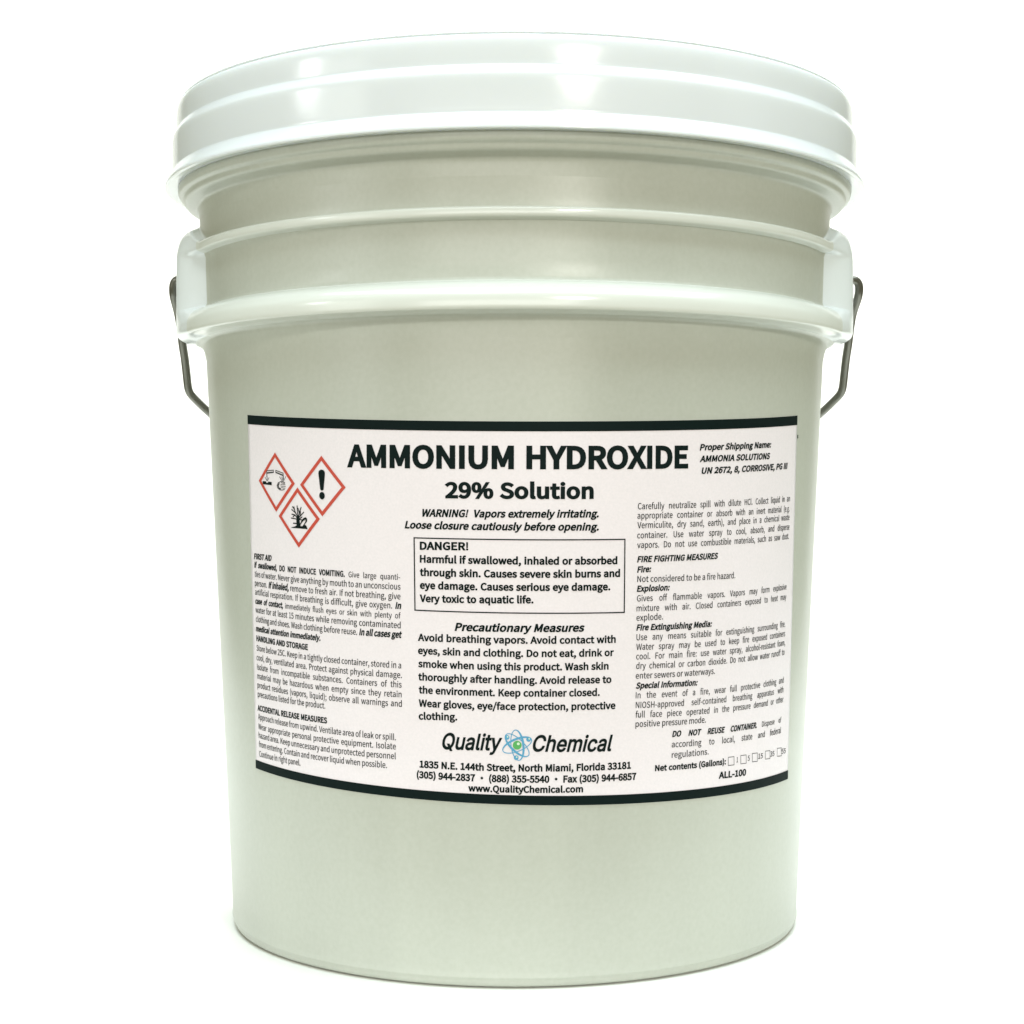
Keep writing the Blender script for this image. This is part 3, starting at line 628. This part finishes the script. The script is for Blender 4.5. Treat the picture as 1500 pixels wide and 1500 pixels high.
def fill(loops):
    """triangles of the area the loops wind round, self-crossings included"""
    P, E = [], []
    for L in loops:
        n0 = len(P)
        P += [Vector(p) for p in L]
        E += [(n0 + i, n0 + (i + 1) % len(L)) for i in range(len(L))]
    vo, _, fo, _, _, _ = delaunay_2d_cdt(P, E, [], 0, 1e-5)
    used, vs, fs = {}, [], []
    for f in fo:
        c = (sum(vo[i].x for i in f) / 3, sum(vo[i].y for i in f) / 3)
        if winding(c, loops) != 0:
            q = []
            for i in f:
                if i not in used:
                    used[i] = len(vs)
                    vs.append((vo[i].x, vo[i].y))
                q.append(used[i])
            fs.append(tuple(q))
    return vs, fs


def glyph(font, st, ch):
    k = (id(font), st, ch)
    if k not in GCACHE:
        d = min(STY[st][0], 46) if ch == '!' else STY[st][0]
        GCACHE[k] = fill([fatten(l, d) for l in font[ch][1]])
    return GCACHE[k]


def text_line(x0, y0, x1, y1, capmm, segs, justify=False, font=None, hs=0.86):
    """baseline runs from (x0, y0) to (x1, y1), measured marks on the label"""
    font = font or GN
    if isinstance(segs, str): segs = [('R', segs)]
    A, B = unproj(x0, y0), unproj(x1, y1)
    W = math.hypot(B[0] - A[0], B[1] - A[1])
    dx, dy = (B[0] - A[0]) / W, (B[1] - A[1]) / W
    seq = []
    for st, tx in segs:
        for ch in tx: seq.append((st, ch))
    d0 = STY[seq[0][0]][0]
    capu = cap(font)
    sc = capmm / 1000.0 / ((capu + 2 * d0) * 0.95)            # metres per glyph unit, vertical
    adv = [(font[ch][0] + STY[st][0] * 0.25) for st, ch in seq]
    nsp = sum(ch == ' ' for st, ch in seq)
    wordw = sum(a for a, (st, ch) in zip(adv, seq) if ch != ' ')
    # trim side bearings at both ends
    b0 = min(p[0] for l in font[seq[0][1]][1] for p in l)
    last = font[seq[-1][1]]
    b1 = last[0] - max(p[0] for l in last[1] for p in l)
    wordw -= b0 + b1
    space = font.get(' ', (314, []))[0] + d0
    if justify and nsp:
        h = hs
        sp = (W / sc - wordw * h) / nsp
        if sp < 235:
            sp = 235.0
            h = (W / sc - nsp * sp) / wordw
        spn = sp
    else:
        h = W / sc / (wordw + nsp * space)
        spn = space * h
    V, F = [], []
    x = -b0 * h
    for (st, ch), a in zip(seq, adv):
        d, sl_ = STY[st]
        if ch == ' ':
            x += spn
            continue
        gv, gf = glyph(font, st, ch)
        o = len(V)
        for (gx, gy) in gv:
            px = (x + (gx + sl_ * gy + d * .6) * h) * sc
            py = (gy + d * .5) * sc
            V.append((A[0] + px * dx - py * dy, A[1] + px * dy + py * dx))
        F += [tuple(i + o for i in q) for q in gf]
        x += a * h
    return V, F


def fill_mm(loops):
    vs, fs = fill([[(p[0] * 1000, p[1] * 1000) for p in L] for L in loops])
    return [(a / 1000, b / 1000) for a, b in vs], fs


def print_obj(name, flats, m=None, lift=INK_T, label=None):
    V, F = join([(list(v), f) for v, f in flats])
    F2 = []
    me = mesh(name, [wrap(u, v, lift) for u, v in V], F)
    o = link(name, me, m or M_INK, paper)
    if label: o['label'] = label
    return o


def stroke(pts, wd, closed=False, sub=6):
    """a line of width wd through flat points, cut short enough to follow the curve of the pail"""
    P = []
    n = len(pts)
    for i in range(n if closed else n - 1):
        a, b = pts[i], pts[(i + 1) % n]
        k = max(1, min(sub * 4, int(math.hypot(b[0] - a[0], b[1] - a[1]) / 0.003)))
        for j in range(k): P.append((a[0] + (b[0] - a[0]) * j / k, a[1] + (b[1] - a[1]) * j / k))
    if not closed: P.append(pts[-1])
    V, F = [], []
    n = len(P)
    for i in range(n):
        p0 = P[i - 1] if (i or closed) else P[i]
        p2 = P[(i + 1) % n] if (i < n - 1 or closed) else P[i]
        a = (P[i][0] - p0[0], P[i][1] - p0[1]); b = (p2[0] - P[i][0], p2[1] - P[i][1])
        la, lb = math.hypot(*a), math.hypot(*b)
        if la < 1e-9: a, la = b, lb
        if lb < 1e-9: b, lb = a, la
        na, nb = (-a[1] / la, a[0] / la), (-b[1] / lb, b[0] / lb)
        q = max(0.3, 1 + na[0] * nb[0] + na[1] * nb[1])
        ww = wd[i * (len(wd) - 1) // max(1, n - 1)] if isinstance(wd, list) else wd
        m = ((na[0] + nb[0]) / q * ww / 2, (na[1] + nb[1]) / q * ww / 2)
        V += [(P[i][0] + m[0], P[i][1] + m[1]), (P[i][0] - m[0], P[i][1] - m[1])]
    for i in range(n if closed else n - 1):
        j = (i + 1) % n
        F.append((2 * i, 2 * i + 1, 2 * j + 1, 2 * j))
    return V, F


def disc(c, rx, ry=None, n=20):
    ry = ry or rx
    return [(c[0], c[1])] + [(c[0] + rx * math.cos(i / n * 2 * math.pi), c[1] + ry * math.sin(i / n * 2 * math.pi)) for i in range(n)], \
           [(0, i + 1, (i + 1) % n + 1) for i in range(n)]


T = text_line
MM = 0.2515
print_obj('product_title', [T(510.5, 683.7, 1005.0, 685.4, 33 * MM, [('B', 'AMMONIUM HYDROXIDE')])])
print_obj('product_subtitle', [T(653, 729.3, 867.2, 730.3, 23.0 * MM, [('B', '29% Solution')])])
print_obj('warning_text', [T(617.3, 756.5, 875.7, 757.7, 10.9 * MM, [('I', 'WARNING!  Vapors extremely irritating.')]),
                           T(593.5, 773.8, 875.7, 776.9, 10.9 * MM, [('I', 'Loose closure cautiously before opening.')])])
bx = [unproj(*p) for p in ((607, 787.8), (915.0, 790.0), (914, 897.0), (608.3, 893.7))]
print_obj('danger_box', [stroke(bx, 0.00046, True)])
K = 10.8 * MM
print_obj('danger_text', [T(615.6, 805, 685.3, 806, 11.6 * MM, [('B', 'DANGER!')]),
                          T(615.6, 823.8, 903, 826.2, K, [('B', 'Harmful if swallowed, inhaled or absorbed')]),
                          T(615.6, 843.3, 907, 844.9, K, [('B', 'through skin. Causes severe skin burns and')]),
                          T(615.6, 862.2, 892.7, 864.4, K, [('B', 'eye damage. Causes serious eye damage.')]),
                          T(615.6, 881.6, 780.5, 883.6, K, [('B', 'Very toxic to aquatic life.')])])
print_obj('precaution_heading', [T(666.5, 923.8, 853.6, 925, 11.6 * MM, [('I', 'Precautionary Measures')])])
K = 10.5 * MM
print_obj('precaution_text', [T(612.9, 938.5, 900.8, 941.3, K, [('S', 'Avoid breathing vapors. Avoid contact with')]),
                              T(612.9, 957.7, 898, 960.7, K, [('S', 'eyes, skin and clothing. Do not eat, drink or')]),
                              T(613.3, 977, 890.3, 980.5, K, [('S', 'smoke when using this product. Wash skin')]),
                              T(613.3, 996.2, 894.5, 1000.1, K, [('S', 'thoroughly after handling. Avoid release to')]),
                              T(614, 1015.3, 877.4, 1019, K, [('S', 'the environment. Keep container closed.')]),
                              T(614, 1034.7, 900.3, 1038.2, K, [('S', 'Wear gloves, eye/face protection, protective')]),
                              T(614, 1053.8, 669.3, 1055, K, [('S', 'clothing.')])])
print_obj('company_name', [T(646.5, 1097.0, 731.0, 1099.0, 23.5 * MM, [('L', 'Quality')], font=GH),
                           T(778.5, 1100.5, 893.5, 1100.0, 23.5 * MM, [('L', 'Chemical')], font=GH)])
K = 10.3 * MM
print_obj('address_text', [T(615.2, 1124, 923, 1125.7, K, [('B', '1835 N.E. 144th Street, North Miami, Florida 33181')]),
                           T(611, 1139.2, 930.7, 1142, K, [('B', '(305) 944-2837 • (888) 355-5540 • Fax (305) 944-6857')]),
                           T(686.4, 1158.8, 853, 1160.2, K * .95, [('B', 'www.QualityChemical.com')])])
K = 2.24
H = 2.25
print_obj('shipping_text', [T(1024.5, 659.8, 1127.5, 655.5, 2.35, [('I', 'Proper Shipping Name:')]),
                            T(1024.5, 676.8, 1125.7, 672.3, 2.35, [('I', 'AMMONIA SOLUTIONS')]),
                            T(1026.6, 694.1, 1151.4, 686.7, 2.35, [('I', 'UN 2672, 8, CORROSIVE, PG III')])])
print_obj('first_aid_text', [
    T(373.2, 818.7, 398, 821.7, H, [('I', 'FIRST AID')]),
    T(373.7, 831.2, 586.4, 849.4, K, [('I', 'If swallowed, '), ('S', 'DO NOT INDUCE VOMITING. '), ('R', 'Give large quanti-')], True),
    T(374.4, 844.7, 587, 863.8, K, 'ties of water. Never give anything by mouth to an unconscious', True),
    T(374.4, 858, 587, 878, K, [('R', 'person. '), ('I', 'If inhaled, '), ('R', 'remove to fresh air. If not breathing, give')], True),
    T(374.8, 871, 586.9, 891.9, K, [('R', 'artificial respiration. If breathing is difficult, give oxygen. '), ('I', 'In')], True),
    T(375, 884, 587.2, 906, K, [('I', 'case of contact, '), ('R', 'immediately flush eyes or skin with plenty of')], True),
    T(375.5, 897, 587.2, 920.3, K, 'water for at least 15 minutes while removing contaminated', True),
    T(376, 910.6, 587.6, 934.3, K, [('R', 'clothing and shoes. Wash clothing before reuse. '), ('I', 'In all cases get')], True),
    T(376, 924.4, 469.7, 938.7, K, [('I', 'medical attention immediately.')])])
print_obj('storage_text', [
    T(376.7, 938.6, 451.4, 952.2, H, [('B', 'HANDLING AND STORAGE')]),
    T(377, 953, 588, 979, K, 'Store below 25C. Keep in a tightly closed container, stored in a', True),
    T(377, 966.9, 589, 993.2, K, 'cool, dry, ventilated area. Protect against physical damage.', True),
    T(377.7, 980.7, 588.6, 1007.2, K, 'Isolate from incompatible substances. Containers of this', True),
    T(378, 994, 588.6, 1021.5, K, 'material may be hazardous when empty since they retain', True),
    T(378.2, 1007.2, 589, 1035.3, K, 'product residues (vapors, liquid); observe all warnings and', True),
    T(378.7, 1020.6, 477.2, 1038, K, 'precautions listed for the product.')])
print_obj('release_text', [
    T(378.7, 1040.5, 479.4, 1059.6, H, [('B', 'ACCIDENTAL RELEASE MEASURES')]),
    T(379.3, 1053.5, 580.3, 1084.2, K, 'Approach release from upwind. Ventilate area of leak or spill.', True),
    T(379.6, 1067.9, 580.3, 1097.7, K, 'Wear appropriate personal protective equipment. Isolate', True),
    T(380, 1080.7, 580.3, 1111.9, K, 'hazard area. Keep unnecessary and unprotected personnel', True),
    T(380.5, 1093.9, 567.3, 1125, K, 'from entering. Contain and recover liquid when possible.', True),
    T(381, 1108, 440.8, 1121.6, K, 'Continue in right panel.')])
print_obj('spill_text', [
    T(933.9, 746.1, 1156, 734.3, K, 'Carefully neutralize spill with dilute HCl. Collect liquid in an', True),
    T(933.3, 759.8, 1155.2, 749, K, 'appropriate container or absorb with an inert material (e.g.', True),
    T(933.3, 773.8, 1155.2, 761.5, K, 'Vermiculite, dry sand, earth), and place in a chemical waste', True),
    T(933, 788.6, 1155.2, 775.6, K, 'container. Use water spray to cool, absorb, and disperse', True),
    T(933, 802.8, 1154.3, 789.3, K, 'vapors. Do not use combustible materials, such as saw dust.', True)])
print_obj('fire_fighting_text', [
    T(933, 823.6, 1049.6, 818.4, H, [('I', 'FIRE FIGHTING MEASURES')]),
    T(933, 838.7, 952, 837.7, H, [('I', 'Fire:')]),
    T(933, 852.6, 1076, 846.9, K, 'Not considered to be a fire hazard.'),
    T(932.5, 866.8, 979, 864.7, H, [('I', 'Explosion:')]),
    T(932.5, 881, 1150.9, 863.3, K, 'Gives off flammable vapors. Vapors may form explosive', True),
    T(932, 895.4, 1150.5, 878, K, 'mixture with air. Closed containers exposed to heat may', True),
    T(931.8, 909.3, 970.6, 907.2, K, 'explode.'),
    T(931.8, 923.6, 1040.8, 917.9, H, [('I', 'Fire Extinguishing Media:')]),
    T(931.8, 937.9, 1149, 917.9, K, 'Use any means suitable for extinguishing surrounding fire.', True),
    T(931.6, 952, 1148.8, 931.8, K, 'Water spray may be used to keep fire exposed containers', True),
    T(931.3, 965.9, 1148.8, 945.1, K, 'cool. For main fire: use water spray, alcohol-resistant foam,', True),
    T(931.3, 979.8, 1147.9, 959, K, 'dry chemical or carbon dioxide. Do not allow water runoff to', True),
    T(930.7, 994.2, 1046.2, 986.9, K, 'enter sewers or waterways.'),
    T(930.9, 1008.6, 1019.7, 1003.9, H, [('I', 'Special Information:')]),
    T(930.7, 1022.8, 1146.7, 1000, K, 'In the event of a fire, wear full protective clothing and', True),
    T(930.7, 1037.2, 1146.3, 1014, K, 'NIOSH-approved self-contained breathing apparatus with', True),
    T(930.4, 1051, 1146.3, 1028.2, K, 'full face piece operated in the pressure demand or other', True),
    T(930.4, 1064.9, 1033, 1058.3, K, 'positive pressure mode.')])
print_obj('disposal_text', [
    T(984, 1079.3, 1143.2, 1058, K, [('I', 'DO NOT REUSE CONTAINER. '), ('R', 'Dispose of')], True, hs=1.0),
    T(983.3, 1094.7, 1142.7, 1073.6, K, 'according to local, state and federal', True, hs=.97),
    T(983.3, 1110, 1037, 1105, K, 'regulations.')])
cx = lambda x: 950 + x / 6.818
cy = lambda y: 1080 + y / 6.818
print_obj('net_contents_text', [T(959, 1129.4, 1061.8, 1119.5, 2.25, [('B', 'Net contents (Gallons):')]),
                                T(cx(872), cy(250), cx(886), cy(248), 1.95, '1'), T(cx(983), cy(235), cx(1003), cy(232), 1.95, '5'),
                                T(cx(1088), cy(215), cx(1133), cy(208), 1.95, '15'), T(cx(1208), cy(193), cx(1248), cy(185), 1.95, '35'),
                                T(cx(1320), cy(166), cx(1360), cy(157), 1.95, '55'),
                                T(cx(697), cy(412), cx(962), cy(380), 2.55, [('B', 'ALL-100')])])
for (x, yb, yt, wd) in ((790, 282, 200, 58), (915, 265, 182, 54), (1030, 245, 162, 50), (1160, 218, 138, 46), (1278, 190, 110, 42)):
    q = [unproj(cx(x), cy(yb)), unproj(cx(x + wd), cy(yb - wd * .13)), unproj(cx(x + wd), cy(yt - wd * .13)), unproj(cx(x), cy(yt))]
    print_obj('checkbox', [stroke(q, 0.00022, True)])

# atom emblem
c0 = unproj(757.6, 1091.4)
px_ = unproj(767.6, 1091.4)[0] - c0[0]
S1 = px_ / 10.0                                  # flat metres per photo pixel here
orb = []
for ang, ph in ((97, 0), (22, 0), (-44, 0)):
    a = math.radians(ang)
    for k0, k1, wda, wdb in ((0, 24, .7, .7), (24, 48, .7, .7)):
        pts, wl = [], []
        for k in range(k0, k1 + 1):
            t = k / 48 * 2 * math.pi
            ex, ey = 22.5 * math.cos(t), 9.0 * math.sin(t)
            pts.append((c0[0] + (ex * math.cos(a) - ey * math.sin(a)) * S1, c0[1] + (ex * math.sin(a) + ey * math.cos(a)) * S1))
            sgn = {97: -1, 22: 1, -44: -1}[ang]
            wl.append(S1 * (1.3 + 2.0 * max(0, sgn * math.sin(t)) ** 1.5))
        orb.append(stroke(pts, wl))
print_obj('atom_orbits', orb, M_BLUE)
for (ex, ey) in ((742.8, 1080), (774.3, 1082.9), (756.1, 1109.7)):
    c = unproj(ex, ey)
    print_obj('electron_dot', [disc(c, 3.5 * S1)], M_BLUE, INK_T + .00006)
    print_obj('electron_glint', [disc((c[0] + .8 * S1, c[1] + .9 * S1), 1.2 * S1, n=12)], M_PALE, INK_T + .00010)
print_obj('nucleus_dot', [disc(c0, 6.5 * S1, n=28)], M_GREEN, INK_T + .00006)
print_obj('nucleus_glint', [disc((c0[0] + 1.6 * S1, c0[1] + 2.0 * S1), 2.1 * S1, n=16)], M_PALE, INK_T + .00012)

# hazard diamonds
DI = [[(403.6, 662.6), (432.9, 708.5), (405.5, 749.7), (380.1, 704.2)],
      [(471.5, 667.6), (507.0, 714.0), (473.0, 756.5), (440.4, 710.0)],
      [(436.7, 714.0), (469.2, 760.4), (438.8, 802.3), (409.1, 755.8)]]


def diamond(q):
    P = [unproj(*p) for p in q]
    c = (sum(p[0] for p in P) / 4, sum(p[1] for p in P) / 4)
    ax = ((P[1][0] - P[3][0]) / 2, (P[1][1] - P[3][1]) / 2)
    ay = ((P[0][0] - P[2][0]) / 2, (P[0][1] - P[2][1]) / 2)
    f = lambda s, t: (c[0] + ax[0] * s + ay[0] * t, c[1] + ax[1] * s + ay[1] * t)
    return f


def frame_d(f):
    V, F = [], []
    cs = [(0, 1), (1, 0), (0, -1), (-1, 0)]
    n = 8
    k_in = 0.835
    for i in range(4):
        a, b = cs[i], cs[(i + 1) % 4]
        for j in range(n):
            t = j / n
            s_, t_ = a[0] + (b[0] - a[0]) * t, a[1] + (b[1] - a[1]) * t
            V += [f(s_, t_), f(s_ * k_in, t_ * k_in)]
    m = len(V) // 2
    for i in range(m):
        j = (i + 1) % m
        F.append((2 * i, 2 * j, 2 * j + 1, 2 * i + 1))
    return V, F


def poly(f, pts):
    return fill_mm([[f(*p) for p in pts]])


def sl(f, pts, wd): return stroke([f(*p) for p in pts], wd)


fs_ = [diamond(q) for q in DI]
for f, nm in zip(fs_, ('corrosion', 'exclamation', 'environment')):
    print_obj('hazard_diamond', [frame_d(f)], M_RED, INK_T, label='red hazard diamond around the %s symbol' % nm)
# exclamation mark
f = fs_[1]
pts = [(-.075, -.10), (-.145, .42), (-.125, .49), (-.07, .53), (0, .545), (.07, .53), (.125, .49), (.145, .42), (.075, -.10), (.05, -.135), (0, -.15), (-.05, -.135)]
dot = [(.122 * math.cos(i / 16 * 2 * math.pi), -.315 + .125 * math.sin(i / 16 * 2 * math.pi)) for i in range(16)]
print_obj('exclamation_mark', [poly(f, pts), poly(f, dot)])
# corrosion: two tilted tubes dripping on a bar and on a hand
f = fs_[0]
e = 0.00030
palm = [(.50, .00), (.40, .03), (.27, .03), (.14, -.02), (.08, -.10), (.10, -.18), (.20, -.24), (.34, -.25), (.48, -.22)]
cor = [sl(f, [(-.50, .36), (-.10, .40), (-.10, .33), (-.50, .285), (-.50, .36)], e), sl(f, [(-.50, .285), (-.10, .33)], e * 1.6),
       sl(f, [(.02, .40), (.42, .32), (.42, .245), (.02, .33), (.02, .40)], e), sl(f, [(.02, .33), (.42, .245)], e * 1.6),
       sl(f, [(-.49, .28), (-.49, .14)], e * 1.5), sl(f, [(.42, .25), (.42, .10)], e * 1.5),
       sl(f, [(-.49, .02), (-.60, .14)], e * .8), sl(f, [(-.49, .02), (-.47, .16)], e * .8), sl(f, [(-.47, .02), (-.36, .14)], e * .8),
       sl(f, [(.36, .05), (.22, .20)], e * .8), sl(f, [(.40, .05), (.34, .20)], e * .8), sl(f, [(.42, .05), (.56, .22)], e * .8),
       poly(f, [(-.75, .00), (-.56, .00), (-.53, -.045), (-.44, -.045), (-.41, .00), (-.22, -.005), (-.22, -.115), (-.75, -.105)]),
       sl(f, palm, e), sl(f, [(.20, -.03), (.13, -.11), (.18, -.19), (.28, -.21)], e * 1.6),
           sl(f, [(.30, .0), (.44, -.03), (.50, -.01)], e * .7), sl(f, [(.27, -.06), (.38, -.07), (.52, -.06)], e * .7),
           sl(f, [(.26, -.11), (.40, -.13), (.54, -.12)], e * .7), sl(f, [(.30, -.16), (.42, -.18), (.52, -.175)], e * .7)]
print_obj('corrosion_symbol', cor)
# environment: bare tree, dead fish, ground
f = fs_[2]
trunk = [(-.20, -.32), (-.09, -.27), (-.09, -.05), (-.06, .05), (.06, .05), (.07, -.10), (.11, -.28), (.18, -.33)]
twigs = [[(-.04, -.02), (-.16, .08), (-.32, .10)], [(-.16, .08), (-.26, .00)], [(-.02, .02), (-.14, .18), (-.20, .36)], [(-.12, .15), (-.32, .26)],
         [(-.17, .27), (-.28, .36)], [(.00, .02), (-.03, .20), (-.04, .40)], [(.02, .02), (.08, .20), (.16, .36)], [(.06, .14), (.00, .32)],
         [(.03, .00), (.16, .10), (.28, .20)], [(.10, .06), (.12, .22)], [(.05, -.05), (.20, .04)], [(-.06, -.20), (-.26, -.20)]]
gnd = [(-.34, -.34), (-.20, -.31), (-.10, -.27), (.05, -.29), (.20, -.27), (.32, -.22), (.38, -.25), (.44, -.36), (-.34, -.36)]
fish = [(.10, -.20), (.16, -.08), (.26, .00), (.36, .03), (.42, -.01), (.42, -.10), (.34, -.18), (.26, -.25), (.20, -.27), (.30, -.17), (.35, -.10), (.34, -.04), (.27, -.07), (.18, -.16)]
env = [poly(f, trunk)] + [sl(f, q, e * 1.5) for q in twigs] + [poly(f, gnd), poly(f, fish), sl(f, [(-.36, -.03), (.00, -.06), (.30, -.07)], e * 1.3), sl(f, [(.02, -.30), (.20, -.10)], e * 1.4)]
print_obj('environment_symbol', env)
# stray ink mark at the label's right edge
a_ = unproj(1167.5, 637)
print_obj('stray_mark', [stroke([a_, (a_[0] + .0002, a_[1] - .0014)], 0.0009)])
